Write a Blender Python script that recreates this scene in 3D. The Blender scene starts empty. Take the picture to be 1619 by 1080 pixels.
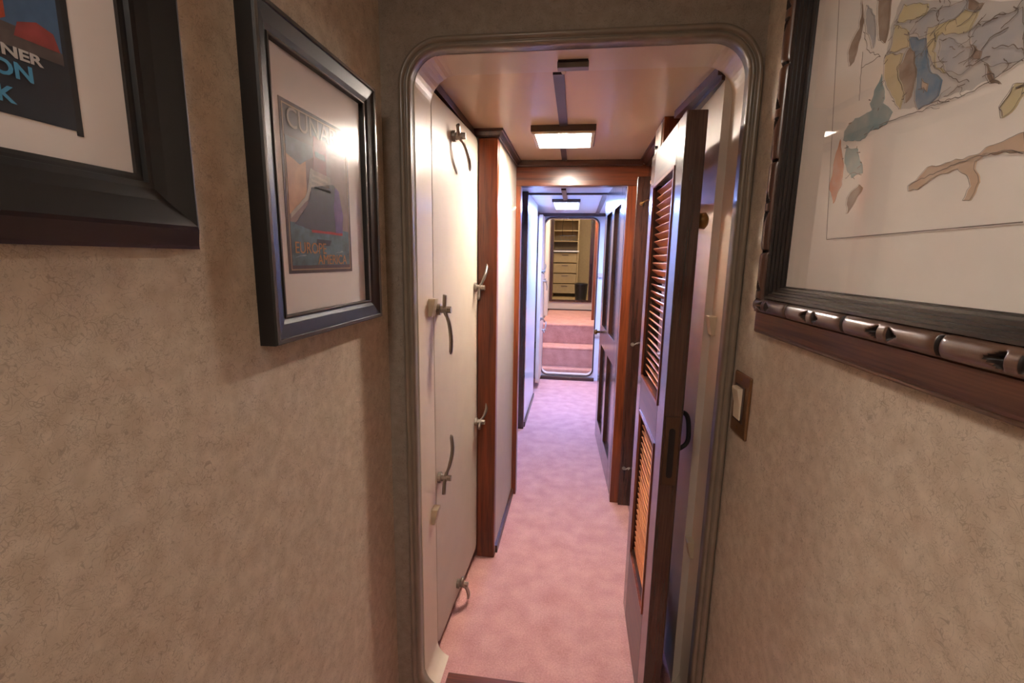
import bpy, bmesh, math, random
from mathutils import Vector, Matrix, noise as mnoise
random.seed(4)
S = bpy.context.scene
C = S.collection
PI = math.pi
EYE = 1.3
CEIL = 1.78

# ------------------------------------------------------------------ materials
def nodes(name):
    m = bpy.data.materials.new(name); m.use_nodes = True
    nt = m.node_tree
    return m, nt, nt.nodes['Principled BSDF']

def lin(c):
    return tuple(((v/255)/12.92 if v/255 <= .04045 else ((v/255+.055)/1.055)**2.4) for v in c) + (1,)

def plain(name, rgb, rough=.5, metal=0, coat=0, var=.06, scale=30, bump=0, bscale=200):
    m, nt, b = nodes(name)
    N, L = nt.nodes, nt.links
    tc = N.new('ShaderNodeTexCoord')
    nz = N.new('ShaderNodeTexNoise'); nz.inputs['Scale'].default_value = scale; nz.inputs['Detail'].default_value = 4
    L.new(tc.outputs['Object'], nz.inputs['Vector'])
    r = N.new('ShaderNodeValToRGB')
    c = lin(rgb)
    r.color_ramp.elements[0].position = .3; r.color_ramp.elements[1].position = .7
    r.color_ramp.elements[0].color = tuple(v*(1-var) for v in c[:3])+(1,)
    r.color_ramp.elements[1].color = tuple(min(1, v*(1+var)) for v in c[:3])+(1,)
    L.new(nz.outputs['Fac'], r.inputs['Fac']); L.new(r.outputs['Color'], b.inputs['Base Color'])
    b.inputs['Roughness'].default_value = rough; b.inputs['Metallic'].default_value = metal
    b.inputs['Coat Weight'].default_value = coat; b.inputs['Coat Roughness'].default_value = .12
    if bump:
        n2 = N.new('ShaderNodeTexNoise'); n2.inputs['Scale'].default_value = bscale; n2.inputs['Detail'].default_value = 3
        L.new(tc.outputs['Object'], n2.inputs['Vector'])
        bp = N.new('ShaderNodeBump'); bp.inputs['Strength'].default_value = bump; bp.inputs['Distance'].default_value = .002
        L.new(n2.outputs['Fac'], bp.inputs['Height']); L.new(bp.outputs['Normal'], b.inputs['Normal'])
    return m

def wood(name, dark, light, axis='Z', rough=.3, coat=.3, scale=1.0):
    m, nt, b = nodes(name)
    N, L = nt.nodes, nt.links
    tc = N.new('ShaderNodeTexCoord'); mp = N.new('ShaderNodeMapping')
    sc = [38*scale, 38*scale, 38*scale]; sc['XYZ'.index(axis)] = 2.2*scale
    mp.inputs['Scale'].default_value = sc
    L.new(tc.outputs['Object'], mp.inputs['Vector'])
    nz = N.new('ShaderNodeTexNoise'); nz.inputs['Scale'].default_value = 1; nz.inputs['Detail'].default_value = 6
    nz.inputs['Distortion'].default_value = .6
    L.new(mp.outputs['Vector'], nz.inputs['Vector'])
    mp2 = N.new('ShaderNodeMapping'); sc2 = [300*scale]*3; sc2['XYZ'.index(axis)] = 9*scale
    mp2.inputs['Scale'].default_value = sc2; L.new(tc.outputs['Object'], mp2.inputs['Vector'])
    n2 = N.new('ShaderNodeTexNoise'); n2.inputs['Scale'].default_value = 1; n2.inputs['Detail'].default_value = 2
    L.new(mp2.outputs['Vector'], n2.inputs['Vector'])
    mx = N.new('ShaderNodeMath'); mx.operation = 'MULTIPLY_ADD'; mx.inputs[1].default_value = .35
    L.new(n2.outputs['Fac'], mx.inputs[0]); 
    ml = N.new('ShaderNodeMath'); ml.operation = 'MULTIPLY'; ml.inputs[1].default_value = .68
    L.new(nz.outputs['Fac'], ml.inputs[0]); L.new(ml.outputs[0], mx.inputs[2])
    r = N.new('ShaderNodeValToRGB')
    r.color_ramp.elements[0].position = .36; r.color_ramp.elements[1].position = .66
    r.color_ramp.elements[0].color = lin(dark); r.color_ramp.elements[1].color = lin(light)
    L.new(mx.outputs[0], r.inputs['Fac']); L.new(r.outputs['Color'], b.inputs['Base Color'])
    bp = N.new('ShaderNodeBump'); bp.inputs['Strength'].default_value = .12; bp.inputs['Distance'].default_value = .001
    L.new(mx.outputs[0], bp.inputs['Height']); L.new(bp.outputs['Normal'], b.inputs['Normal'])
    b.inputs['Roughness'].default_value = rough; b.inputs['Coat Weight'].default_value = coat
    b.inputs['Coat Roughness'].default_value = .15
    return m

def wallpaper(name, base, fibre, fine):
    """beige paper pressed with curly darker fibres"""
    m, nt, b = nodes(name)
    N, L = nt.nodes, nt.links
    tc = N.new('ShaderNodeTexCoord')
    cols = []
    prev = None
    heights = []
    for k, (sc, wdt, dist, amt) in enumerate([(80, .028, 1.3, .46), (140, .030, 1.7, .42), (46, .012, 1.1, .50)]):
        mp = N.new('ShaderNodeMapping'); mp.inputs['Location'].default_value = (k*3.1, k*1.7, k*5.3)
        L.new(tc.outputs['Object'], mp.inputs['Vector'])
        nz = N.new('ShaderNodeTexNoise'); nz.inputs['Scale'].default_value = sc; nz.inputs['Detail'].default_value = 1.0
        nz.inputs['Distortion'].default_value = dist
        L.new(mp.outputs['Vector'], nz.inputs['Vector'])
        sb = N.new('ShaderNodeMath'); sb.operation = 'SUBTRACT'; sb.inputs[1].default_value = .5
        L.new(nz.outputs['Fac'], sb.inputs[0])
        ab = N.new('ShaderNodeMath'); ab.operation = 'ABSOLUTE'; L.new(sb.outputs[0], ab.inputs[0])
        mr = N.new('ShaderNodeMapRange'); mr.inputs['From Min'].default_value = 0; mr.inputs['From Max'].default_value = wdt
        mr.inputs['To Min'].default_value = amt; mr.inputs['To Max'].default_value = 0
        L.new(ab.outputs[0], mr.inputs['Value'])
        # break the lines into short pieces
        br = N.new('ShaderNodeTexNoise'); br.inputs['Scale'].default_value = sc*.40; br.inputs['Detail'].default_value = 2
        L.new(mp.outputs['Vector'], br.inputs['Vector'])
        bm_ = N.new('ShaderNodeMapRange'); bm_.inputs['From Min'].default_value = .40; bm_.inputs['From Max'].default_value = .52
        L.new(br.outputs['Fac'], bm_.inputs['Value'])
        ml = N.new('ShaderNodeMath'); ml.operation = 'MULTIPLY'
        L.new(mr.outputs[0], ml.inputs[0]); L.new(bm_.outputs[0], ml.inputs[1])
        if prev is None: prev = ml
        else:
            ad = N.new('ShaderNodeMath'); ad.operation = 'MAXIMUM'
            L.new(prev.outputs[0], ad.inputs[0]); L.new(ml.outputs[0], ad.inputs[1]); prev = ad
    big = N.new('ShaderNodeTexNoise'); big.inputs['Scale'].default_value = 40; big.inputs['Detail'].default_value = 5
    L.new(tc.outputs['Object'], big.inputs['Vector'])
    rr = N.new('ShaderNodeValToRGB'); rr.color_ramp.elements[0].position = .32; rr.color_ramp.elements[1].position = .68
    rr.color_ramp.elements[0].color = lin(fine); rr.color_ramp.elements[1].color = lin(base)
    L.new(big.outputs['Fac'], rr.inputs['Fac'])
    mix = N.new('ShaderNodeMix'); mix.data_type = 'RGBA'
    L.new(prev.outputs[0], mix.inputs['Factor']); L.new(rr.outputs['Color'], mix.inputs[6])
    mix.inputs[7].default_value = lin(fibre)
    L.new(mix.outputs[2], b.inputs['Base Color'])
    bp = N.new('ShaderNodeBump'); bp.inputs['Strength'].default_value = .25; bp.inputs['Distance'].default_value = .001
    L.new(prev.outputs[0], bp.inputs['Height']); L.new(bp.outputs['Normal'], b.inputs['Normal'])
    b.inputs['Roughness'].default_value = .62
    return m

def carpet_mat(name, lo, hi):
    m, nt, b = nodes(name)
    N, L = nt.nodes, nt.links
    tc = N.new('ShaderNodeTexCoord')
    a = N.new('ShaderNodeTexNoise'); a.inputs['Scale'].default_value = 170; a.inputs['Detail'].default_value = 5; a.inputs['Roughness'].default_value = .7
    c = N.new('ShaderNodeTexNoise'); c.inputs['Scale'].default_value = 12; c.inputs['Detail'].default_value = 6
    for n in (a, c): L.new(tc.outputs['Object'], n.inputs['Vector'])
    ad = N.new('ShaderNodeMath'); ad.operation = 'MULTIPLY_ADD'; ad.inputs[1].default_value = .62
    ml = N.new('ShaderNodeMath'); ml.operation = 'MULTIPLY'; ml.inputs[1].default_value = .38
    L.new(c.outputs['Fac'], ml.inputs[0]); L.new(a.outputs['Fac'], ad.inputs[0]); L.new(ml.outputs[0], ad.inputs[2])
    r = N.new('ShaderNodeValToRGB'); r.color_ramp.elements[0].position = .36; r.color_ramp.elements[1].position = .66
    r.color_ramp.elements[0].color = lin(lo); r.color_ramp.elements[1].color = lin(hi)
    L.new(ad.outputs[0], r.inputs['Fac']); L.new(r.outputs['Color'], b.inputs['Base Color'])
    bp = N.new('ShaderNodeBump'); bp.inputs['Strength'].default_value = .6; bp.inputs['Distance'].default_value = .006
    L.new(a.outputs['Fac'], bp.inputs['Height']); L.new(bp.outputs['Normal'], b.inputs['Normal'])
    b.inputs['Roughness'].default_value = .95; b.inputs['Specular IOR Level'].default_value = .1
    b.inputs['Sheen Weight'].default_value = .25
    return m

def glow(name, rgb, strength):
    m, nt, b = nodes(name)
    b.inputs['Base Color'].default_value = (.9, .9, .9, 1)
    b.inputs['Emission Color'].default_value = rgb + (1,)
    b.inputs['Emission Strength'].default_value = strength
    return m

def glass_mat(name, rough=.03):
    m = bpy.data.materials.new(name); m.use_nodes = True
    nt = m.node_tree; N, L = nt.nodes, nt.links
    N.remove(N['Principled BSDF'])
    fr = N.new('ShaderNodeFresnel'); fr.inputs['IOR'].default_value = 1.5
    tr = N.new('ShaderNodeBsdfTransparent'); gl = N.new('ShaderNodeBsdfGlossy'); gl.inputs['Roughness'].default_value = rough
    mx = N.new('ShaderNodeMixShader')
    ge = N.new('ShaderNodeNewGeometry'); iv = N.new('ShaderNodeMath'); iv.operation = 'SUBTRACT'; iv.inputs[0].default_value = 1
    L.new(ge.outputs['Backfacing'], iv.inputs[1])
    ml = N.new('ShaderNodeMath'); ml.operation = 'MULTIPLY'; L.new(fr.outputs[0], ml.inputs[0]); L.new(iv.outputs[0], ml.inputs[1])
    L.new(ml.outputs[0], mx.inputs[0]); L.new(tr.outputs[0], mx.inputs[1]); L.new(gl.outputs[0], mx.inputs[2])
    L.new(mx.outputs[0], N['Material Output'].inputs['Surface'])
    return m

M = {}
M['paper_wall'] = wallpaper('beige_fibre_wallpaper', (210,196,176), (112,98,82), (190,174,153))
M['cream_paint'] = plain('cream_gloss_paint', (226,208,186), .36, coat=.15, var=.02, scale=6)
M['cream_panel'] = plain('cream_panel', (206,192,177), .5, var=.03, scale=12, bump=.08, bscale=120)
M['leaf_paint'] = plain('cream_leaf_paint', (206,191,174), .42, var=.03, scale=12, bump=.06, bscale=120)
M['paper_shaded'] = wallpaper('shaded_fibre_wallpaper', (152,140,126), (92,82,72), (136,124,110))  # fibre paper with the bulkhead's shadow put into its colour
M['ceil_panel'] = plain('satin_ceiling_panel', (224,198,164), .34, coat=.2, var=.02, scale=5)
M['white_paint'] = plain('white_gloss_paint', (226,226,226), .3, coat=.3, var=.02)
M['trim_grey'] = plain('taupe_trim_paint', (128,116,100), .35, var=.1, scale=18, coat=.2)
M['carpet'] = carpet_mat('dusty_pink_carpet', (188,130,123), (226,174,164))
M['mahogany'] = wood('mahogany', (76,31,15), (142,70,34), 'Z')
M['mahogany_x'] = wood('mahogany_cross_grain', (68,30,17), (124,62,34), 'X')
M['walnut'] = wood('dark_walnut', (40,22,18), (78,46,36), 'Z', rough=.25, coat=.6)
M['walnut_x'] = wood('dark_walnut_cross', (38,22,18), (74,44,36), 'X', rough=.35)
M['walnut_y'] = wood('dark_walnut_long', (44,24,18), (88,52,38), 'Y', rough=.35)
M['louver_wood'] = wood('louvre_wood', (184,104,66), (236,158,108), 'Y', rough=.35)
M['carved'] = wood('carved_frame_wood', (60,39,29), (120,84,60), 'Y', rough=.45, coat=.12)
M['carved_z'] = wood('carved_frame_wood_upright', (70,40,30), (124,80,58), 'Z', rough=.42, coat=.15)
M['bead_y'] = wood('carved_bead_wood', (66,44,35), (108,80,64), 'Y', rough=.28, coat=.5)
M['bead_z'] = wood('carved_bead_wood_upright', (66,40,34), (104,74,60), 'Z', rough=.28, coat=.5)
M['carpet_stairs'] = carpet_mat('stair_carpet', (184,124,102), (222,166,142))
M['carved_step'] = plain('black_moulding', (40,32,29), .35, coat=.3)  # darker colour for the stepped inner moulding
M['carved_dark'] = plain('carved_recess_dark', (28,16,12), .5)  # darker colour on the gouged faces of the bead
M['black_frame'] = plain('satin_black_frame', (24,22,21), .42, coat=.1)
M['espresso'] = plain('espresso_frame_face', (38,30,27), .4, coat=.1)
M['silver_edge'] = plain('pewter_edge', (120,116,112), .3, metal=.6)
M['mat_board'] = plain('ivory_mat_board', (238,230,226), .8, var=.015)
M['chart_paper'] = plain('aged_chart_paper', (244,239,232), .8, var=.03, scale=9)
M['glass'] = glass_mat('picture_glass')
M['chrome'] = plain('worn_nickel', (158,150,140), .3, metal=.9)
M['bracket'] = plain('painted_bracket', (196,178,150), .4)
M['lock_bronze'] = plain('dull_bronze', (84,58,40), .5, metal=.3)
M['glass_soft'] = glass_mat('anti_glare_glass', .22)
M['brass'] = plain('aged_brass', (150,112,62), .35, metal=.7)
M['bronze_plate'] = plain('brown_bronze_plate', (132,98,66), .32, metal=.55)
M['ivory'] = plain('ivory_plastic', (226,212,184), .35)
M['black'] = plain('black_rubber', (16,14,14), .5)
M['dark_housing'] = plain('brown_lamp_housing', (70,52,44), .4)
M['strip'] = plain('dark_plastic_strip', (58,44,42), .4)
M['latch_grey'] = plain('grey_latch_metal', (120,116,108), .35, metal=.6)
M['khaki'] = plain('khaki_cabinet', (168,144,98), .5, var=.06)
M['bin'] = plain('black_bin_plastic', (22,22,26), .3, coat=.4)
M['white_panel'] = plain('white_enamel', (230,226,218), .35)
M['slate'] = plain('slate_blue_fabric', (104,106,122), .7, bump=.3)
def band_glow(name, rgb, low, peak, width):
    """frosted diffuser with a bright middle band added to sharpen cast shadows"""
    m = glow(name, rgb, low); nt = m.node_tree; N, L = nt.nodes, nt.links
    tc = N.new('ShaderNodeTexCoord'); sp = N.new('ShaderNodeSeparateXYZ'); L.new(tc.outputs['Object'], sp.inputs[0])
    ab = N.new('ShaderNodeMath'); ab.operation = 'ABSOLUTE'; L.new(sp.outputs['X'], ab.inputs[0])
    mr = N.new('ShaderNodeMapRange'); mr.interpolation_type = 'SMOOTHSTEP'
    mr.inputs['From Min'].default_value = 0; mr.inputs['From Max'].default_value = width
    mr.inputs['To Min'].default_value = peak; mr.inputs['To Max'].default_value = low
    L.new(ab.outputs[0], mr.inputs['Value']); L.new(mr.outputs[0], N['Principled BSDF'].inputs['Emission Strength'])
    return m
M['lamp_warm'] = band_glow('warm_white_diffuser', (1,.86,.73), 14, 640, .022)  # hot middle band is added, narrowing the source for crisper shadows
M['lamp_cool'] = glow('cool_white_diffuser', (.27,.40,1), 85)
M['fill_near'] = glow('near_fill_diffuser', (1,.91,.82), 21)  # unseen fill added to brighten the near walls
M['fill_stair'] = glow('stair_fill_diffuser', (1,.84,.66), 130)  # unseen warm source added to light the steps
M['fill_far'] = glow('far_fill_diffuser', (1,.86,.74), 26)  # unseen dim source added for the room at the end

# ------------------------------------------------------------------ mesh helpers
def obj(name, bm, mat, parent=None, smooth=False, bev=0, extra=()):
    me = bpy.data.meshes.new(name)
    bmesh.ops.recalc_face_normals(bm, faces=bm.faces[:])
    if parent is not None:
        # world position of the chain of empties (no rotation used)
        off = Vector((0, 0, 0)); p = parent
        while p is not None:
            off += Vector(p.location); p = p.parent
        bmesh.ops.translate(bm, verts=bm.verts[:], vec=-off)
    bm.to_mesh(me); bm.free()
    o = bpy.data.objects.new(name, me); C.objects.link(o)
    me.materials.append(M[mat] if isinstance(mat, str) else mat)
    for e in extra: me.materials.append(M[e] if isinstance(e, str) else e)
    if parent is not None: o.parent = parent
    if smooth:
        for p in me.polygons: p.use_smooth = True
    if bev:
        md = o.modifiers.new('bevel', 'BEVEL'); md.width = bev; md.segments = 2; md.limit_method = 'ANGLE'
    return o

def centred(name, bm, mat, **k):
    """top-level mesh whose origin sits at the base of its own bounds"""
    xs = [v.co for v in bm.verts]
    c = Vector(((min(v.x for v in xs)+max(v.x for v in xs))/2, (min(v.y for v in xs)+max(v.y for v in xs))/2, min(v.z for v in xs)))
    bmesh.ops.translate(bm, verts=bm.verts[:], vec=-c)
    o = obj(name, bm, mat, **k); o.location = c
    return o

def thing(name, label, cat, loc, group=None):
    o = bpy.data.objects.new(name, None); C.objects.link(o)
    o.location = loc; o.empty_display_size = .05
    o['label'] = label; o['category'] = cat
    if group: o['group'] = group
    return o

def tag(o, label, cat, group=None):
    o['label'] = label; o['category'] = cat
    if group: o['group'] = group
    return o

def struct(name, bm, mat, **k):
    o = obj(name, bm, mat, **k); o['kind'] = 'structure'
    return o

def box(bm, x0, x1, y0, y1, z0, z1, mi=0):
    v = [bm.verts.new((x, y, z)) for x in (x0, x1) for y in (y0, y1) for z in (z0, z1)]
    for f in ((0,1,3,2), (4,6,7,5), (0,4,5,1), (2,3,7,6), (0,2,6,4), (1,5,7,3)):
        fc = bm.faces.new([v[i] for i in f]); fc.material_index = mi
    return v
def B(*a):
    bm = bmesh.new(); box(bm, *a); return bm

def rrect(a0, a1, b0, b1, r, n=8, rb=None):
    """rounded rectangle outline in two coords (a,b)"""
    rb = r if rb is None else rb
    pts = []
    for (ca, cb, s, rr) in ((a1-rb, b0+rb, -PI/2, rb), (a1-r, b1-r, 0, r), (a0+r, b1-r, PI/2, r), (a0+rb, b0+rb, PI, rb)):
        for i in range(n+1):
            t = s + i*PI/2/n
            pts.append((ca+rr*math.cos(t), cb+rr*math.sin(t)))
    return pts

def prism(bm, pts, axis, d0, d1, mi=0):
    """extrude a closed outline; axis is the extrusion axis"""
    def mk(a, b, d):
        return {'x': (d, a, b), 'y': (a, d, b), 'z': (a, b, d)}[axis]
    A = [bm.verts.new(mk(a, b, d0)) for a, b in pts]
    Bv = [bm.verts.new(mk(a, b, d1)) for a, b in pts]
    n = len(pts)
    fs = [bm.faces.new(A), bm.faces.new(Bv[::-1])]
    for i in range(n):
        fs.append(bm.faces.new((A[i], A[(i+1) % n], Bv[(i+1) % n], Bv[i])))
    for f in fs: f.material_index = mi
    return fs

def ring(outer, inner, y0, y1):
    """slab in the xz plane with a hole, y0 to y1"""
    bm = bmesh.new()
    loops = []
    for pts in (outer, inner):
        vs = [bm.verts.new((a, y0, b)) for a, b in pts]
        es = [bm.edges.new((vs[i], vs[(i+1) % len(vs)])) for i in range(len(vs))]
        loops.append((vs, es))
    res = bmesh.ops.triangle_fill(bm, use_beauty=True, edges=loops[0][1]+loops[1][1])
    faces = [f for f in res['geom'] if isinstance(f, bmesh.types.BMFace)]
    ex = bmesh.ops.extrude_face_region(bm, geom=faces)
    nv = [g for g in ex['geom'] if isinstance(g, bmesh.types.BMVert)]
    bmesh.ops.translate(bm, verts=nv, vec=(0, y1-y0, 0))
    return bm

def tube(bm, pts, rad, seg=10, flat=None, up=Vector((1, 0, 0)), cap=True, mi=0):
    """sweep; rad scalar/list; flat = factor along 'up' side"""
    pts = [Vector(p) for p in pts]; n = len(pts)
    if not hasattr(rad, '__len__'): rad = [rad]*n
    rings = []
    for i in range(n):
        t = (pts[min(i+1, n-1)]-pts[max(i-1, 0)]).normalized()
        a = up - t*up.dot(t)
        if a.length < 1e-4: a = Vector((0, 0, 1)) - t*t.z
        if a.length < 1e-4: a = Vector((0, 1, 0))
        a.normalize(); b = t.cross(a)
        fl = 1 if flat is None else flat
        rings.append([bm.verts.new(pts[i] + a*math.cos(2*PI*k/seg)*rad[i]*fl + b*math.sin(2*PI*k/seg)*rad[i]) for k in range(seg)])
    for i in range(n-1):
        for k in range(seg):
            f = bm.faces.new((rings[i][k], rings[i][(k+1) % seg], rings[i+1][(k+1) % seg], rings[i+1][k])); f.material_index = mi
    if cap:
        bm.faces.new(rings[0][::-1]).material_index = mi; bm.faces.new(rings[-1]).material_index = mi
    return bm

def loop_sweep(outline, prof, to3):
    """sweep profile [(d,h)] along a closed outline of corner points with inset d (mitred); to3(a,b,h)"""
    bm = bmesh.new()
    n = len(outline)
    def inset(d):
        res = []
        for i in range(n):
            p0, p1, p2 = Vector(outline[i-1]), Vector(outline[i]), Vector(outline[(i+1) % n])
            e1 = (p1-p0).normalized(); e2 = (p2-p1).normalized()
            n1 = Vector((-e1.y, e1.x)); n2 = Vector((-e2.y, e2.x))
            bis = (n1+n2); bis = bis / max(1e-6, bis.dot(n1))
            res.append(p1 + bis*d)
        return res
    rows = []
    for d, h in prof:
        rows.append([bm.verts.new(to3(p.x, p.y, h)) for p in inset(d)])
    for j in range(len(prof)):
        j2 = (j+1) % len(prof)
        for i in range(n):
            i2 = (i+1) % n
            bm.faces.new((rows[j][i], rows[j][i2], rows[j2][i2], rows[j2][i]))
    return bm

def smooth_path(pts, n=6):
    """Catmull-Rom through points"""
    P = [Vector(p) for p in pts]; P = [P[0]*2-P[1]] + P + [P[-1]*2-P[-2]]
    out = []
    for i in range(1, len(P)-2):
        for k in range(n):
            t = k/n
            a, b, c, d = P[i-1], P[i], P[i+1], P[i+2]
            out.append(.5*((2*b)+(-a+c)*t+(2*a-5*b+4*c-d)*t*t+(-a+3*b-3*c+d)*t**3))
    out.append(P[-2])
    return out

def text_bm(s, size, depth, mat4, sx=1.0, bold=0):
    cu = bpy.data.curves.new('txt', 'FONT'); cu.body = s; cu.size = size; cu.extrude = depth; cu.resolution_u = 3; cu.offset = bold
    o = bpy.data.objects.new('txt', cu); C.objects.link(o)
    me = bpy.data.meshes.new_from_object(o.evaluated_get(bpy.context.evaluated_depsgraph_get()))
    bpy.data.objects.remove(o); bpy.data.curves.remove(cu)
    bm = bmesh.new(); bm.from_mesh(me); bpy.data.meshes.remove(me)
    bm.transform(mat4 @ Matrix.Diagonal((sx, 1, 1, 1)))
    return bm

# ------------------------------------------------------------------ camera
R = ((0.990547, 0.039733, -0.131294), (0.136184, -0.170064, 0.975978), (0.01645, -0.984632, -0.173867))
cd = bpy.data.cameras.new('camera'); cam = bpy.data.objects.new('camera', cd); C.objects.link(cam)
rot = Matrix([[R[i][0], -R[i][1], -R[i][2]] for i in range(3)])
cam.matrix_world = Matrix.Translation((0, 0, EYE)) @ rot.to_4x4()
cd.sensor_width = 36; cd.lens = 16.334; cd.clip_start = .02
S.camera = cam

# ------------------------------------------------------------------ near compartment shell
YB, YR = 1.15, 1.30
XL, XR = -.483, .383
OX0, OX1, OZ1 = -.407, .365, 1.777
NEARTOP = 2.08
struct('floor', B(-1.2, 1.2, -1.7, 5.2, -.06, 0), 'carpet')
struct('wall_left', B(XL-.05, XL, -1.6, YB, 0, NEARTOP), 'paper_wall')
TILT = math.radians(2.1)          # the right wall widens towards the viewer
def on_right(y):
    return Vector((XR+(YB-y)*math.sin(TILT), YB-(YB-y)*math.cos(TILT), 0))
bm = bmesh.new(); q = on_right(-1.61)
prism(bm, [(XR, YB), (XR+.06, YB), (q.x+.06, q.y), (q.x, q.y)], 'z', 0, NEARTOP); struct('wall_right', bm, 'paper_wall')
struct('wall_back', B(XL-.05, XR+.16, -1.65, -1.6, 0, NEARTOP), 'paper_wall')
struct('ceiling', B(XL-.05, XR+.16, -1.65, YB, NEARTOP, NEARTOP+.05), 'ceil_panel')
hole = rrect(OX0-.012, OX1+.012, -.015, OZ1+.012, .085, 10)
outer = [(-.70, -.05), (.70, -.05), (.70, NEARTOP+.05), (-.70, NEARTOP+.05)]
struct('wall_front', ring([(XL-.05, 0.0), (XR+.05, 0.0), (XR+.05, NEARTOP), (XL-.05, NEARTOP)], rrect(OX0-.012, OX1+.012, .012, OZ1+.012, .085, 10), YB, YB+.02), 'paper_shaded')
inner = rrect(OX0, OX1, -.004, OZ1, .075, 12, rb=.06)
t1 = struct('trim_1', ring(outer, inner, YB+.021, YR), 'cream_paint', smooth=False)
# rolled lip round the opening, on the wallpapered side
def lip(name, x0, x1, z0, z1, r, prof, ybase, mat, parent=None, rb=None):
    out = rrect(x0, x1, z0, z1, r, 12, rb=rb)
    bm = loop_sweep(out, prof, lambda a, b, h: (a, ybase-h, b))
    return obj(name, bm, mat, parent, smooth=True)
lp = lip('gasket_lip', OX0-.030, OX1+.016, -.02, OZ1+.028, .105,
    [(0, -.004), (0, .008), (.003, .014), (.008, .017), (.013, .014), (.0145, .010), (.016, .008), (.018, .012), (.022, .013), (.0265, .010), (.028, .003), (.028, -.024), (.012, -.024)], YB, 'trim_grey', t1)
# inner liner of the opening, hiding the seam
sill = struct('trim_2', B(OX0+.055, OX1-.055, YB+.0, 1.235, .0, .006), 'mahogany_x', bev=.002)

# ------------------------------------------------------------------ first corridor section
Y2 = 2.405
struct('ceiling', B(-.62, .55, YR, Y2+.03, CEIL, CEIL+.04), 'ceil_panel')
struct('ceiling', B(-.62, .60, Y2+.03, 5.16, CEIL, CEIL+.04), 'white_paint')
struct('wall_left', B(-.60, -.48, YR, 2.0, 0, CEIL), 'cream_panel')
struct('trim_3', B(-.48, -.400, YR+.004, 1.83, 1.756, CEIL), 'walnut_y')
post = struct('trim_4', B(-.389, -.311, 1.830, 1.868, 0, 1.752), 'mahogany', bev=.004)
struct('wall_left', B(-.388, -.315, 1.868, Y2, 0, CEIL), 'cream_panel')
# crown moulding along post and panel (L shaped)
def crown(name, path, mat='walnut_y', h=.028, w=.020):
    prof = [(0, 0), (w, 0), (w, -.008), (w*.75, -.010), (w*.35, -h*.75), (w*.3, -h), (0, -h)]
    bm = bmesh.new(); rows = []
    n = len(path)
    for i, p in enumerate(path):
        p = Vector(p)
        d1 = (p-Vector(path[i-1])).normalized() if i else None
        d2 = (Vector(path[i+1])-p).normalized() if i < n-1 else None
        if d1 is None: d1 = d2
        if d2 is None: d2 = d1
        n1 = Vector((d1.y, -d1.x)); n2 = Vector((d2.y, -d2.x))
        b = n1+n2; b = b/max(.2, b.dot(n1))
        rows.append([bm.verts.new((p.x+b.x*a, p.y+b.y*a, CEIL+z)) for a, z in prof])
    m = len(prof)
    for i in range(n-1):
        for j in range(m):
            bm.faces.new((rows[i][j], rows[i][(j+1) % m], rows[i+1][(j+1) % m], rows[i+1][j]))
    bm.faces.new(rows[0]); bm.faces.new(rows[-1][::-1])
    return struct(name, bm, mat)
crown('trim_5', [(-.40, 1.830), (-.311, 1.830), (-.311, Y2)])
struct('baseboard_left', B(-.315, -.303, 1.869, Y2, 0, .035), 'walnut_y')
# right-hand side: alcove behind the louvred door, then the corridor wall
struct('wall_right', B(.345, .50, YR, 1.66, 0, CEIL), 'cream_panel')
struct('wall_right', B(.325, .50, 1.66, Y2, 0, CEIL), 'walnut')
bm = bmesh.new()
prism(bm, [(.327, YR+.002), (.3455, YR+.002), (.3455, 1.66), (.293, 1.66)], 'z', 1.757, CEIL)
prism(bm, [(.337, YR+.002), (.3455, YR+.002), (.3455, 1.66), (.322, 1.66)], 'z', 1.745, 1.757)
struct('trim_6', bm, 'walnut_y')
crown('trim_7', [(.325, Y2), (.325, 1.875)], w=.045)
# long dark cover strip down the middle of the ceiling
struct('trim_8', B(-.081, -.052, YR+.01, 1.785, CEIL-.006, CEIL), 'strip')
struct('trim_9', B(-.090, -.066, 2.03, 2.395, CEIL-.006, CEIL), 'strip')

# frame of the second doorway
fr = struct('trim_10', B(-.345, .345, Y2, Y2+.055, 1.662, CEIL-.02), 'mahogany_x', bev=.003)
obj('left_jamb', B(-.345, -.290, Y2, Y2+.055, 0, 1.662), 'mahogany', fr, bev=.003)
obj('right_jamb', B(.229, .290, Y2, Y2+.055, 0, 1.662), 'mahogany', fr, bev=.003)
obj('outer_jamb', B(.272, .345, Y2-.022, Y2, 0, 1.70), 'walnut', fr, bev=.003)
obj('head_moulding', B(-.315, .295, Y2-.022, Y2+.004, 1.752, CEIL), 'walnut_x', fr, bev=.004)
struct('wall_middle', ring([(-.60, -.04), (.60, -.04), (.60, CEIL), (-.60, CEIL)], [(-.33, -.01), (.30, -.01), (.30, 1.70), (-.33, 1.70)], Y2+.004, Y2+.05), 'cream_panel')

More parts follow.
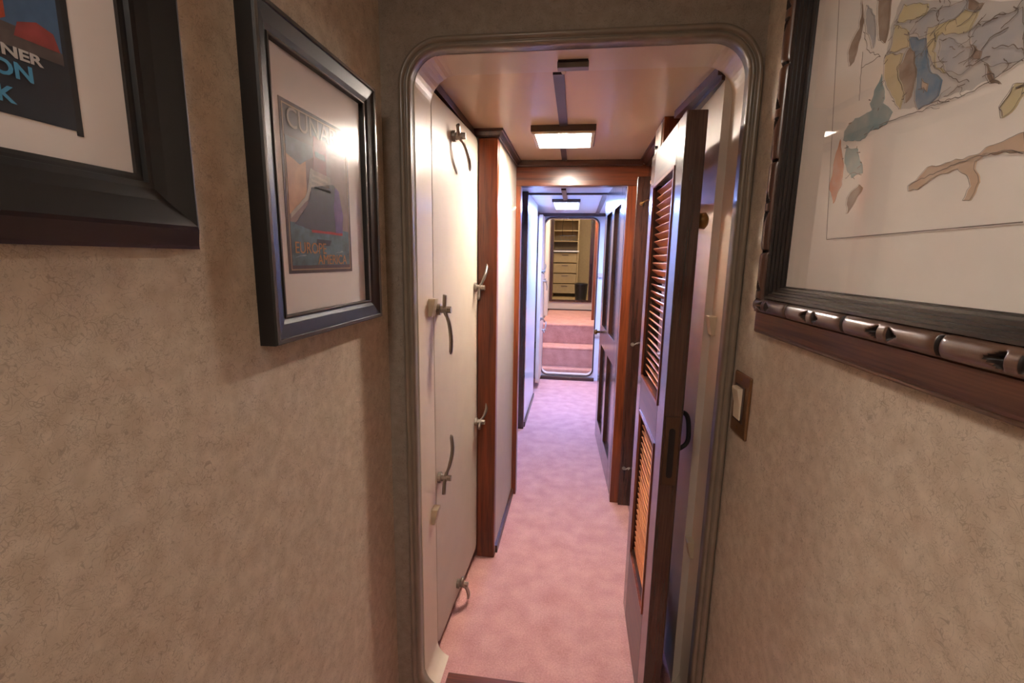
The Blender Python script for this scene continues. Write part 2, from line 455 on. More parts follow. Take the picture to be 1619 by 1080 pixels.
# ------------------------------------------------------------------ dog handles (levers that clamp the watertight doors)
def dog(parent, x, y, z, ang, L=.105, back=.03, bend=.35, stand=.03, mat='chrome', up_axis='x', scale=1.0):
    """lever handle on a boss; the boss sticks out along +x from the leaf; ang in the yz plane (0 = +y, 90 = up)"""
    root_bm = bmesh.new()
    tube(root_bm, [(x, y, z), (x+stand*.35, y, z), (x+stand*.36, y, z), (x+stand, y, z)], [.017*scale, .017*scale, .011*scale, .011*scale], 14, up=Vector((0, 0, 1)))
    hub = obj('dog_handle', root_bm, mat, parent, smooth=False, bev=.001)
    d = Vector((0, math.cos(ang), math.sin(ang))); s = Vector((0, -math.sin(ang), math.cos(ang)))
    p = Vector((x+stand*.75, y, z))
    pts = smooth_path([p-d*back, p, p+d*L*.3+Vector((.012, 0, 0))*scale+s*.004, p+d*L*.65+s*L*.10*bend+Vector((.018, 0, 0))*scale, p+d*L+s*L*.30*bend+Vector((.014, 0, 0))*scale], 6)
    n = len(pts)
    rad = [(.010 if i < n*.35 else .0075+.0025*math.sin(PI*(i/n-.35)/.65))*scale for i in range(n)]
    rad[-1] *= .6
    bm = bmesh.new(); tube(bm, pts, rad, 12, flat=.6)
    # hex nut on the end of the boss
    obj('lever', bm, mat, hub, smooth=True)
    nb = bmesh.new(); tube(nb, [(x+stand, y, z), (x+stand+.012*scale, y, z)], .010*scale, 6, up=Vector((0, 0, 1)))
    obj('nut', nb, mat, hub)
    return hub

# near watertight door leaf, folded back along the left wall
LX = -.406
wd = thing('watertight_door', 'tall cream steel door with six lever handles folded back along the left wall', 'door', (-.41, 1.57, .03))
def lx(y): return -.406+(y-1.302)*.0335      # the leaf stands a couple of degrees off the wall
leaf = rrect(1.302, 1.826, .030, 1.748, .030, 8)
leaf = [(y, z+(.02*(y-1.302)/.52 if z < .3 else 0)) for y, z in leaf]
bm = bmesh.new()
prism(bm, leaf, 'x', -.045, 0)
for v in bm.verts: v.co.x += lx(v.co.y)
obj('leaf', bm, 'leaf_paint', wd, bev=.003)
dog(wd, lx(1.50), 1.50, 1.676, math.radians(-52), L=.12, back=.035)
dog(wd, lx(1.775), 1.775, 1.190, math.radians(62), L=.12, back=.05, bend=-.5)
dog(wd, lx(1.79), 1.79, .640, math.radians(45), L=.09, back=.03, bend=.6)
dog(wd, lx(1.335), 1.335, 1.150, math.radians(-92), L=.135, back=.045, bend=.4)
dog(wd, lx(1.325), 1.325, .620, math.radians(70), L=.135, back=.05, bend=.6)
dog(wd, lx(1.525), 1.525, .095, math.radians(-75), L=.085, back=.03, bend=.3)
# hinge pins that hold the leaf to the wall behind
bm = bmesh.new()
for z in (.35, 1.45): box(bm, LX-.040, LX-.010, 1.2995, 1.312, z-.03, z+.03)
obj('hinge', bm, 'bracket', wd)

def wedge(bm, x, y, z, sx, w=.034, h=.05, t=.02):
    """sloped strike block on the reveal; sx = direction it sticks out"""
    prism(bm, [(x-sx*.001, z-h*.55), (x-sx*.001, z+h*.45), (x+sx*t, z+h*.45), (x+sx*t*.45, z-h*.55)], 'y', y-w/2, y+w/2)
for i, (x, y, z, s) in enumerate(((OX0, 1.272, 1.165, 1), (OX0, 1.272, .525, 1), (OX1, 1.275, 1.140, -1), (OX1, 1.285, .488, -1))):
    bm = bmesh.new(); wedge(bm, x, y, z, s)
    obj('strike_block', bm, 'bracket', t1, bev=.0015)
# flat latch plate screwed under the head of the opening
lt = thing('latch_plate', 'small grey metal latch plate under the top of the front doorway', 'latch', (-.028, 1.243, OZ1-.018))
bm = B(-.066, .010, 1.232, 1.256, OZ1-.016, OZ1)
obj('plate', bm, 'latch_grey', lt, bev=.0015)
obj('shade_strip', B(-.064, .008, 1.226, 1.232, OZ1-.004, OZ1), 'black', lt)  # black strip stands in for the shadow along the plate's top
bm = bmesh.new(); tube(bm, [(-.052, 1.256, OZ1-.010), (-.052, 1.275, OZ1-.010)], .006, 10); obj('catch', bm, 'ivory', lt)

# ------------------------------------------------------------------ louvred door, standing open along the right side
DX0, DX1, DY0, DY1, DZ0, DZ1 = .228, .274, 1.140, 1.625, .012, 1.632
ld = thing('louvered_door', 'dark wooden door with two louvred panels standing open on the right', 'door', (.25, 1.38, DZ0))
UO = (1.228, 1.550, .925, 1.531); LO = (1.236, 1.530, .290, .815)
bm = bmesh.new(); box(bm, DX0, DX1, DY0, UO[0], DZ0, DZ1); obj('stile', bm, 'walnut', ld, bev=.002)
bm = bmesh.new(); box(bm, DX0, DX1, UO[1], DY1, DZ0, DZ1); obj('stile', bm, 'walnut', ld, bev=.002)
for z0, z1 in ((DZ0, LO[2]), (LO[3], UO[2]), (UO[3], DZ1)):
    bm = bmesh.new(); box(bm, DX0, DX1, UO[0], UO[1], z0, z1); obj('rail', bm, 'walnut_y', ld, bev=.002)
def louvre(y0, y1, z0, z1, step, th, w=.028):
    bm = bmesh.new()
    xc = (DX0+DX1)/2
    n = int((z1-z0)/step)
    for i in range(n):
        z = z0+step*(i+.5)
        c, s = math.cos(th), math.sin(th)
        pr = []
        for a, b in ((-w/2, -.0012), (-w/2+.0015, -.0020), (w/2-.0015, -.0020), (w/2, 0), (w/2-.0015, .0020), (-w/2+.0015, .0020), (-w/2, .0012)):
            pr.append((xc+a*c+b*s, z-a*s+b*c))
        prism(bm, pr, 'y', y0-.004, y1+.004)
    return bm
TH = math.radians(40)
obj('louver_panel', louvre(UO[0], UO[1], UO[2], UO[3], .0220, TH), 'louver_wood', ld)['label'] = 'upper set of orange-brown slats'
obj('louver_panel', louvre(LO[0], LO[1], LO[2], LO[3], .0205, TH), 'louver_wood', ld)['label'] = 'lower set of orange-brown slats'
bm = bmesh.new()
for (y0, y1, z0, z1) in (UO, LO):
    w = .007
    for bx in ((y0-.001, y0+w, z0, z1), (y1-w, y1+.001, z0, z1), (y0, y1, z0-.001, z0+w), (y0, y1, z1-w, z1+.001)):
        box(bm, DX0-.003, DX0+.004, bx[0], bx[1], bx[2], bx[3])
obj('bead', bm, 'mahogany', ld)
lk = obj('lock_plate', B(.234, .268, DY0-.003, DY0+.001, .745, .925), 'lock_bronze', ld, bev=.001)
bm = bmesh.new(); prism(bm, rrect(.243, .258, .765, .895, .007, 6), 'y', DY0-.0042, DY0-.002); obj('keyhole_slot', bm, 'black', lk)
bm = bmesh.new()
tube(bm, smooth_path([(DX1-.002, 1.19, .925), (DX1+.020, 1.19, .915), (DX1+.028, 1.19, .88), (DX1+.026, 1.19, .84), (DX1-.002, 1.19, .815)], 6), .006, 8, up=Vector((0, 1, 0)))
obj('pull_handle', bm, 'black', ld, smooth=True)
bm = bmesh.new()
tube(bm, [(DX1-.002, 1.215, 1.400), (DX1+.010, 1.215, 1.400), (DX1+.014, 1.215, 1.400), (DX1+.030, 1.215, 1.400), (DX1+.036, 1.215, 1.400)], [.009, .009, .018, .020, .012], 16, up=Vector((0, 0, 1)))
obj('knob', bm, 'brass', ld, smooth=True)
bm = bmesh.new()
for z in (.35, .95, 1.45): tube(bm, [(.281, 1.632, z-.04), (.281, 1.632, z+.04)], .007, 10)
for z in (.35, .95, 1.45): box(bm, .276, .326, 1.63, 1.662, z-.035, z+.035)
obj('hinge', bm, 'brass', ld)

# cabinet / junction box high on the right wall, past the louvred door
bx = thing('junction_box', 'small wooden wall box with a white side panel tucked under the ceiling at right', 'wall box', (.32, 1.79, 1.595))
obj('case', B(.272, .384, 1.715, 1.872, 1.600, CEIL), 'mahogany', bx, bev=.002)
obj('side_panel', B(.268, .272, 1.735, 1.860, 1.612, CEIL-.012), 'white_panel', bx)['label'] = 'white enamelled side panel'
for z in (1.665, 1.70): obj('clip', B(.258, .269, 1.79, 1.81, z-.004, z+.004), 'black', bx)
obj('base_strip', B(.262, .30, 1.712, 1.875, 1.588, 1.600), 'louver_wood', bx)

# small hooks
def hook(name, label, base, out, dn, mat='chrome', s=1.0):
    b = Vector(base); o_ = Vector(out).normalized(); d = Vector(dn).normalized()
    t = thing(name, label, 'hook', base, 'small hooks on the wooden door frame' if name == 'door_hook' else None)
    bm = bmesh.new(); tube(bm, [b-o_*.001, b+o_*.004], .012*s, 14, up=Vector((0, 0, 1))+o_.yzx*.1); obj('mount', bm, mat, t)
    bm = bmesh.new(); tube(bm, smooth_path([b+o_*.002, b+o_*.022*s, b+o_*.030*s+d*.012*s, b+o_*.026*s+d*.030*s, b+o_*.038*s+d*.040*s, b+o_*.050*s+d*.026*s], 5), .0035*s, 8, up=Vector((0, .3, 1)))
    obj('prong', bm, mat, t, smooth=True)
    return t
hook('coat_hook', 'small white coat hook high on the cream panel left of the wooden doorway', (-.315, 2.02, 1.545), (1, 0, 0), (0, 0, -1), 'ivory')
hook('door_hook', 'upper small metal door hook on the right jamb of the wooden doorway', (.297, Y2-.022, .885), (0, -1, 0), (1, 0, .6), s=.8)
hook('door_hook', 'lower small metal door hook near the foot of the right wooden jamb', (.292, Y2-.022, .215), (0, -1, 0), (1, 0, .6), s=.8)
hook('door_hook', 'topmost small brass hook at the head of the right wooden jamb', (.297, Y2-.022, 1.575), (0, -1, 0), (1, 0, .6), 'brass', s=.7)

# roll standing on the carpet behind the louvred door
bm = bmesh.new()
tube(bm, smooth_path([(.308, 1.43, .0), (.308, 1.43, .10), (.309, 1.43, .22), (.310, 1.432, .30), (.309, 1.436, .325)], 4), [.020]*13+[.019, .017, .013, .005], 16, up=Vector((1, 0, 0)))
o = centred('rolled_mat', bm, 'slate', smooth=True); tag(o, 'slim dark slate roll standing on the floor behind the louvred door', 'roll')

# ------------------------------------------------------------------ ceiling lights
def ceil_light(label, x0, x1, y0, y1, glowmat, zc, h=.026, inset=.014, rim='dark_housing'):
    t = thing('ceiling_light', label, 'ceiling light', ((x0+x1)/2, (y0+y1)/2, zc-h), 'ceiling lights')
    prof = [(0, 0), (0, h-.006), (.003, h-.004), (.008, h-.004), (.008, 0)]
    bm = loop_sweep([(x0, y0), (x1, y0), (x1, y1), (x0, y1)], prof, lambda a, b, hh: (a, b, zc-hh))
    box(bm, x0+.002, x1-.002, y0+.002, y1-.002, zc-.003, zc)
    obj('housing', bm, rim, t)
    bm = loop_sweep([(x0+.003, y0+.003), (x1-.003, y0+.003), (x1-.003, y1-.003), (x0+.003, y1-.003)], [(0, h-.010), (0, h), (.002, h+.002), (inset, h+.002), (inset+.001, h-.010)], lambda a, b, hh: (a, b, zc-hh))
    obj('bezel', bm, 'ivory', t)
    bm = bmesh.new(); box(bm, x0+inset+.001, x1-inset-.001, y0+inset+.001, y1-inset-.001, zc-h-.0025, zc-h+.006)
    obj('diffuser', bm, glowmat, t, bev=.002)
    return t
ceil_light('square ceiling light glowing warm white, nearest in the corridor', -.185, .050, 1.785, 2.03, 'lamp_warm', CEIL)
ceil_light('farther ceiling light glowing cool white beyond the wooden doorway', -.215, .010, 3.85, 4.36, 'lamp_cool', CEIL)

# ------------------------------------------------------------------ second corridor section
struct('wall_left', B(-.60, -.44, Y2+.055, 3.43, 0, CEIL), 'white_paint')
struct('trim_11', B(-.47, -.362, 3.43, 3.48, 0, CEIL), 'walnut', bev=.003)
struct('wall_left', B(-.60, -.366, 3.48, 4.30, 0, CEIL), 'white_paint')
struct('trim_12', B(-.60, -.40, 4.30, 5.04, 0, CEIL), 'walnut')
struct('baseboard_left', B(-.366, -.356, 3.48, 4.30, 0, .04), 'walnut_y')
struct('wall_right', B(.292, .60, Y2+.055, 5.04, 0, CEIL), 'white_paint')
for i, (x0, x1, y0, y1) in enumerate(((-.44, .292, 3.515, 3.545), (-.124, -.092, 3.30, 3.515), (.17, .205, 3.545, 4.98), (-.124, -.092, 3.545, 3.85), (-.40, .292, 4.98, 5.04))):
    struct('trim_%d' % (13+i), B(x0, x1, y0, y1, CEIL-(.012 if i < 4 else .03), CEIL), 'walnut_x' if y1-y0 < .1 else 'walnut_y')

pd = thing('paneled_door', 'tall panelled wooden door open along the right side beyond the wooden doorway', 'door', (.23, 2.92, .01))
def pdoor():
    """leaf in local u (along), raised and fielded, leaning slightly into the corridor"""
    u0, u1, z0, z1, t = 0, .92, .012, 1.748, .038
    st = .115
    cols = ((st, .415), (.505, u1-st))
    rows = ((.16, .72), (.86, 1.60))
    bm = bmesh.new()
    def add(a0, a1, b0, b1, t0, t1): box(bm, t0, t1, a0, a1, b0, b1)
    add(0, st, z0, z1, 0, t); add(cols[0][1], cols[1][0], z0, z1, 0, t); add(u1-st, u1, z0, z1, 0, t)
    for a0, a1 in cols:
        for b0, b1 in ((z0, rows[0][0]), (rows[0][1], rows[1][0]), (rows[1][1], z1)): add(a0, a1, b0, b1, 0, t)
    pn = []
    for a0, a1 in cols:
        for b0, b1 in rows:
            q = bmesh.new(); box(q, .020, .030, a0-.004, a1+.004, b0-.004, b1+.004); pn.append(q)
    return bm, pn
a = math.atan2(.229-.185, 3.39-2.47)
MT = Matrix.Translation((.229, 2.475, 0)) @ Matrix.Rotation(a, 4, 'Z')
bm, pn = pdoor(); bm.transform(MT); obj('frame', bm, 'walnut', pd, bev=.003)
for q in pn: q.transform(MT); obj('panel', q, 'walnut', pd)
bm = bmesh.new()
tube(bm, [MT @ Vector((-.002, .865, .80)), MT @ Vector((-.022, .865, .80)), MT @ Vector((-.026, .865, .80)), MT @ Vector((-.048, .865, .80))], [.008, .008, .02, .016], 12, up=Vector((0, 0, 1)))
obj('knob', bm, 'brass', pd, smooth=True)
bm = bmesh.new()
for z in (.3, 1.45):
    p = MT @ Vector((.045, .03, z)); box(bm, p.x-.012, .2925, p.y-.02, p.y+.02, z-.04, z+.04)
obj('hinge', bm, 'brass', pd)

# third bulkhead with rounded opening, far watertight door
Y3 = 5.04
F0, F1, FZ0, FZ1 = -.345, .212, .055, 1.733
t3 = struct('wall_end', ring([(-.7, -.05), (.7, -.05), (.7, 2.4), (-.7, 2.4)], rrect(F0, F1, FZ0, FZ1, .07, 10), Y3, Y3+.10), 'white_paint')
lip('gasket_lip', F0-.012, F1+.012, FZ0-.012, FZ1+.012, .08, [(0, -.004), (0, .008), (.004, .013), (.010, .013), (.0135, .008), (.0135, -.02), (.005, -.02)], Y3, 'dark_housing', t3)
struct('trim_18', B(-.37, .235, Y3-.04, Y3, 0, .035), 'walnut_x', bev=.004)
for z in (1.15, .52):
    bm = bmesh.new(); box(bm, F1+.014, F1+.060, Y3-.03, Y3+.001, z-.02, z+.02); obj('strike_block', bm, 'bracket', t3)
fd = thing('watertight_door', 'distant narrow cream steel door folded back left of the carpeted steps', 'door', (-.36, 4.78, .05))
bm = bmesh.new(); prism(bm, rrect(4.56, 4.975, .06, 1.73, .05, 8), 'x', -.372, -.340); obj('leaf', bm, 'cream_paint', fd)
for y, z, an in ((4.60, 1.19, 40), (4.60, .72, -30), (4.93, 1.08, -80), (4.93, .56, 60)):
    dog(fd, -.340, y, z, math.radians(an), L=.10, back=.03, stand=.028)
bm = bmesh.new()
for z in (.4, 1.4): box(bm, -.401, -.371, 4.86, 4.90, z-.03, z+.03)
obj('hinge', bm, 'bracket', fd)
bm = bmesh.new()

# ------------------------------------------------------------------ stairs and the far room
st = thing('carpeted_steps', 'short flight of pink carpeted steps beyond the far rounded doorway', 'stairs', (-.05, 5.5, 0))
def step(y0, y1, z0, z1, x0=-.395, x1=.315):
    prof = [(y0, z0), (y1, z0), (y1, z1), (y0+.012, z1)]
    for i in range(1, 6):
        t = i*PI/2/5
        prof.append((y0+.012-.014*math.sin(t)-.004, z1-.014+.014*math.cos(t)))
    prof.append((y0, z1-.03))
    bm = bmesh.new(); prism(bm, prof, 'x', x0, x1)
    return bm
obj('step', step(5.142, 5.27, 0, .095), 'carpet_stairs', st)
obj('step', step(5.27, 5.55, 0, .315), 'carpet_stairs', st)
obj('step', step(5.55, 7.20, 0, .545), 'carpet_stairs', st)
struct('wall_left', B(-.60, -.42, 5.14, 7.2, 0, 2.4), 'cream_panel')
struct('wall_right', B(.34, .60, 5.14, 7.2, 0, 2.4), 'mahogany')
struct('trim_19', B(.215, .345, 6.05, 6.12, .545, 2.4), 'mahogany')
struct('trim_20', B(-.425, -.372, 6.35, 6.40, .545, 2.4), 'cream_panel')
struct('ceiling', B(-.60, .60, 5.14, 7.2, 2.4, 2.45), 'ceil_panel')
struct('wall_back', ring([(-.60, .0), (.60, .0), (.60, 2.4), (-.60, 2.4)], [(-.36, .70), (.195, .70), (.195, 2.1), (-.36, 2.1)], 7.2, 7.24), 'cream_panel')
w = struct('trim_21', ring([(-.40, .675), (.245, .675), (.245, 2.15), (-.40, 2.15)], [(-.355, .705), (.190, .705), (.190, 2.1), (-.355, 2.1)], 7.175, 7.20), 'walnut')
struct('trim_22', B(-.42, .34, 7.16, 7.2, .545, .560), 'walnut_x')
# room behind
struct('floor', B(-1.2, 1.2, 7.24, 9.0, .60, .66), 'khaki')
struct('wall_back', B(-1.2, 1.2, 9.0, 9.05, .66, 2.6), 'khaki')
struct('wall_left', B(-1.25, -1.2, 7.24, 9.05, .6, 2.6), 'cream_panel')
struct('wall_right', B(1.2, 1.25, 7.24, 9.05, .6, 2.6), 'cream_panel')
struct('ceiling', B(-1.2, 1.2, 7.24, 9.05, 2.6, 2.65), 'ceil_panel')
struct('trim_23', ring([(-1.2, .6), (1.2, .6), (1.2, 2.6), (-1.2, 2.6)], [(-.36, .70), (.195, .70), (.195, 2.1), (-.36, 2.1)], 7.24, 7.26), 'cream_panel')

su = thing('shelf_unit', 'khaki unit of shelves and drawers in the far room above the steps', 'shelving', (-.18, 8.5, .66))
obj('case', B(-.42, .03, 8.62, 8.66, .66, 2.2), 'khaki', su)
for x in (-.42, .015): obj('side', B(x-.012, x+.012, 8.34, 8.66, .66, 2.2), 'khaki', su)
for z in (.72, .90, 1.08, 1.26): 
    d = obj('drawer', B(-.405, .0, 8.345, 8.60, z, z+.165), 'khaki', su, bev=.006)
    obj('drawer_pull', B(-.26, -.15, 8.335, 8.346, z+.125, z+.135), 'dark_housing', d)
for z in (1.47, 1.62, 1.80, 1.98, 2.15): obj('shelf', B(-.408, .003, 8.34, 8.62, z, z+.018), 'dark_housing' if z < 1.5 else 'khaki', su)
obj('worktop', B(-.43, .03, 8.31, 8.62, 1.445, 1.468), 'white_panel', su)['label'] = 'pale worktop edge'
# hanging rack
rk = thing('hanging_rack', 'dark wire rack with glassy hooks hanging before the shelves in the far room', 'rack', (-.17, 7.9, 1.62))
bm = bmesh.new()
for x in (-.25, -.09):
    tube(bm, smooth_path([(-.17, 7.9, 2.60), (-.17+(x+.17)*.3, 7.9, 2.2), (x, 7.9, 1.9), (x, 7.9, 1.70)], 5), .004, 6, up=Vector((0, 1, 0)))
tube(bm, [(-.30, 7.9, 1.70), (-.04, 7.9, 1.70)], .006, 6, up=Vector((0, 1, 0)))
obj('wire_frame', bm, 'black', rk)
for k in range(5):
    x = -.28+k*.055
    bm = bmesh.new(); tube(bm, smooth_path([(x, 7.9, 1.70), (x+.004, 7.89, 1.65), (x+.022, 7.885, 1.615), (x+.034, 7.88, 1.645)], 4), .004, 6, up=Vector((0, 1, 0)))
    obj('hook', bm, 'chrome', rk)
# bin
bn = thing('waste_bin', 'small shiny black bin standing by the wall in the far room', 'bin', (.08, 7.75, .66))
bm = bmesh.new()
tube(bm, [(.085, 7.70, .66), (.085, 7.70, .67), (.085, 7.70, .90), (.085, 7.70, .915)], [.085, .092, .105, .108], 24, up=Vector((1, 0, 0)))
obj('body', bm, 'bin', bn, smooth=False)
bm = bmesh.new(); tube(bm, [(.085, 7.70, .9145), (.085, 7.70, .93), (.085, 7.70, .945)], [.110, .108, .07], 24, up=Vector((1, 0, 0))); obj('lid', bm, 'bin', bn)

# ------------------------------------------------------------------ pictures on the left wall
def lw(h): return XL + h          # height above the left wall -> x
def left3(a, b, h): return (XL+h, a, b)
def left_picture(label, y0, y1, z0, z1, prof, dmat, mat_h, edge=None):
    t = thing('framed_poster', label, 'picture', (XL, (y0+y1)/2, z0), 'black-framed posters on the left wall')
    f = obj('frame', loop_sweep([(y0, z0), (y1, z0), (y1, z1), (y0, z1)], prof, left3), 'black_frame', t)
    obj('mat', B(XL, XL+mat_h, y0+dmat-.006, y1-dmat+.006, z0+dmat-.006, z1-dmat+.006), 'mat_board', t)
    obj('glass', B(XL+mat_h+.0035, XL+mat_h+.005, y0+dmat-.004, y1-dmat+.004, z0+dmat-.004, z1-dmat+.004), 'glass_soft', t)
    return t, f
# farther poster
PA = (.652, 1.050, 1.161, 1.664)
profA = [(0, 0), (0, .026), (.002, .029), (.007, .029), (.009, .0265), (.030, .022), (.0385, .018), (.0395, .020), (.042, .020), (.0425, .006), (.0425, 0)]
pa, fa = left_picture('narrow black-framed steamship poster with ivory mat, nearer the doorway', *PA, profA, .0425, .008)
for d, h0, h1, w in ((.002, .0288, .0298, .006), (.0395, .0198, .0206, .0028)):
    bm = loop_sweep([(PA[0]+d, PA[2]+d), (PA[1]-d, PA[2]+d), (PA[1]-d, PA[3]-d), (PA[0]+d, PA[3]-d)], [(0, h0-.002), (0, h1), (w, h1), (w, h0-.002)], left3)
    obj('bead', bm, 'silver_edge', fa)['label'] = 'thin pewter-grey edge line'
def flat(bm, pts, h, th=.0004, mi=0):
    prism(bm, pts, 'x', XL+h, XL+h+th, mi)
def poly_obj(name, pts, h, rgb, parent, rough=.6, th=.0003, var=.15):
    bm = bmesh.new(); flat(bm, pts, h, th)
    m = plain(name+'_ink', rgb, rough, var=var, scale=60)
    return obj(name, bm, m, parent)
H0 = .008
qa0, qa1, qb0, qb1 = .726, .948, 1.270, 1.548
pr = poly_obj('print', [(qa0, qb0), (qa1, qb0), (qa1, qb1), (qa0, qb1)], H0, (78,62,60), pa, th=.0006)
def P(u, v): return (qa0+(qa1-qa0)*u, qb0+(qb1-qb0)*v)
def soft(pts, n=5, amp=.0016):
    out = []; m = len(pts)
    for i in range(m):
        a, b = Vector(pts[i]), Vector(pts[(i+1) % m])
        for k in range(n):
            p = a.lerp(b, k/n)
            out.append((p.x+amp*mnoise.noise(Vector((p.x*130, p.y*130, 2))), p.y+amp*mnoise.noise(Vector((p.x*130, p.y*130, 8)))))
    return out
def art(pts, rgb, k, name='ink_shape', var=.2): return poly_obj(name, soft([P(u, v) for u, v in pts]), H0+.0006+k*.00015, rgb, pr, th=.00015, var=var)
bmk = bmesh.new()
for (u0, u1, v0, v1) in ((.03, .97, .02, .028), (.03, .97, .972, .98), (.03, .04, .02, .98), (.96, .97, .02, .98)):
    flat(bmk, [P(u0, v0), P(u1, v0), P(u1, v1), P(u0, v1)], H0+.0006, .0002)
obj('border_line', bmk, plain('border_ink', (170,140,110), .6), pr)
art([(.05, .27), (.95, .27), (.95, .80), (.05, .80)], (150,128,122), 0, 'sky', .15)
art([(.05, .35), (.30, .47), (.30, .80), (.05, .80)], (206,160,122), 1, 'sky', .12)
art([(.05, .70), (.22, .66), (.42, .74), (.40, .80), (.05, .80)], (92,96,106), 2, 'smoke_cloud', .35)
art([(.40, .62), (.60, .60), (.62, .86), (.43, .87)], (132,58,54), 3, 'funnel', .2)
art([(.05, .05), (.95, .05), (.95, .29), (.05, .31)], (86,112,122), 1, 'sea', .35)
art([(.30, .52), (.68, .52), (.66, .64), (.36, .66)], (186,176,166), 4, 'deck_house', .2)
art([(.10, .30), (.30, .43), (.36, .54), (.70, .60), (.80, .56), (.86, .40), (.83, .27), (.35, .27)], (42,42,54), 5, 'hull', .25)
art([(.74, .585), (.80, .56), (.86, .40), (.83, .27), (.72, .27), (.70, .45)], (110,78,140), 6, 'hull_side', .25)
art([(.06, .33), (.30, .46), (.37, .57), (.34, .57), (.26, .47), (.06, .36)], (188,176,160), 6, 'rail_line', .1)
art([(.33, .258), (.83, .258), (.83, .275), (.33, .275)], (190,52,60), 6, 'waterline', .1)
for k in range(3): art([(.34+.02*k, .545+.035*k), (.66-.02*k, .535+.03*k), (.66-.02*k, .550+.03*k), (.34+.02*k, .560+.035*k)], (206,196,184), 5, 'deck_line', .1)
art([(.44, .74), (.595, .735), (.60, .77), (.435, .775)], (60,44,48), 5, 'funnel_band', .1)
for k in range(4): art([(.08+.2*k, .10+.03*(k % 2)), (.24+.2*k, .11+.03*(k % 2)), (.22+.2*k, .118+.03*(k % 2))], (142,160,164), 3, 'wave', .1)
art([(.38, .18), (.60, .18), (.63, .215), (.40, .22)], (38,36,48), 6, 'tugboat', .2)
LT = lambda y, z, h: Matrix(((0, 0, 1, XL+h), (1, 0, 0, y), (0, 1, 0, z), (0, 0, 0, 1)))
ink = plain('gold_ink', (196,140,86), .6)
ink2 = plain('pale_ink', (158,136,118), .6)
for s, size, u, v, m_, sx in (('CUNARD', .046, .07, .855, ink2, 1.0), ('EUROPE', .028, .08, .125, ink, 1.0), ('AMERICA', .026, .40, .055, ink, 1.0)):
    y, z = P(u, v)
    obj('lettering', text_bm(s, size, .00015, LT(y, z, H0+.0018), sx), m_, pr)
# nearer poster
PB = (.10, .540, 1.306, 1.846)
profB = [(0, 0), (0, .010), (.004, .013), (.022, .031), (.026, .033), (.031, .031), (.052, .0215), (.064, .0175), (.070, .0175), (.071, .012), (.078, .012), (.078, 0)]
pb, fb = left_picture('black-framed poster of blue lettering on navy, cut off at the upper left', *PB, profB, .078, .008)
rb0, rb1, rz0, rz1 = .190, .4080, 1.413, 1.735
pq = poly_obj('print', [(rb0, rz0), (rb1, rz0), (rb1, rz1), (rb0, rz1)], .008, (34,38,50), pb, th=.0006)
poly_obj('print_edge', [(rb1, rz0-.004), (rb1+.006, rz0-.004), (rb1+.006, rz1+.004), (rb1, rz1+.004)], .008, (22,22,26), pq, th=.0005)
def art2(pts, rgb, k, name='ink_shape', var=.15): return poly_obj(name, pts, .0086+k*.00015, rgb, pq, th=.00015, var=var)
art2([(rb0, 1.475), (rb1-.004, 1.475), (rb1-.004, rz1-.004), (rb0, rz1-.004)], (72,104,140), 0, 'sky')
art2([(rb0, 1.483), (.352, 1.483), (.362, 1.490), (.362, 1.60), (rb0, 1.60)], (178,74,46), 1, 'red_hull', .2)
art2([(.30, 1.535), (.362, 1.503), (.362, 1.509), (.30, 1.545)], (212,206,200), 2, 'white_line', .05)
art2([(.30, 1.552), (.362, 1.515), (.362, 1.523), (.30, 1.566)], (212,206,200), 2, 'white_line', .05)
art2([(rb0, 1.468), (rb1-.004, 1.468), (rb1-.004, 1.478), (.37, 1.486), (rb0, 1.486)], (92,80,78), 2, 'quay', .35)
art2([(.366, 1.478), (rb1-.006, 1.478), (rb1-.010, 1.492), (.385, 1.496), (.370, 1.490)], (150,62,60), 3, 'red_roofs', .3)
inkw = plain('white_ink', (196,192,188), .6); inkb = plain('sky_blue_ink', (74,150,190), .6)
def rtext(s, size, yr, z, m_, sx=1):
    bm = text_bm(s, size, .00015, LT(0, z, .0092), sx, size*.03)
    mx = max(v.co.y for v in bm.verts)
    bmesh.ops.translate(bm, verts=bm.verts[:], vec=(0, yr-mx, 0))
    # thicken strokes a little: none of the built-in weights are bold
    o = obj('lettering', bm, m_, pq); return o
rtext('LINER', .0120, .3860, 1.4600, inkw, 1.35)
rtext('ON', .0175, .3760, 1.4440, inkb, 1.1)
rtext('K', .0175, .3605, 1.4225, inkb, 1.1)

# ------------------------------------------------------------------ carved chart frame and switch on the right wall
def right3(a, b, h): return (XR-h, a, b)
CY0, CY1, CZ0, CZ1 = .06, 1.030, 1.159, 1.900
ch = thing('framed_chart', 'large nautical chart in a carved dark wooden frame on the right wall', 'picture', (XR, .54, CZ0))
prof = [(0, 0), (0, .010), (.003, .013), (.006, .0125), (.0075, .0145), (.012, .017), (.046, .030), (.048, .026), (.0755, .026), (.0755, 0)]
crect = [(CY0, CZ0), (CY1, CZ0), (CY1, CZ1), (CY0, CZ1)]
fr_c = obj('frame', loop_sweep(crect, prof, right3), 'carved', ch)
inn = obj('inner_moulding', loop_sweep(crect, [(.0755, 0), (.0755, .031), (.080, .031), (.0805, .027), (.0845, .027), (.085, .022), (.089, .022), (.0895, .017), (.0935, .017), (.094, .012), (.0975, .0115), (.098, .0065), (.100, .0065), (.100, 0)], right3), 'carved_step', ch)
inn['label'] = 'black stepped inner moulding'
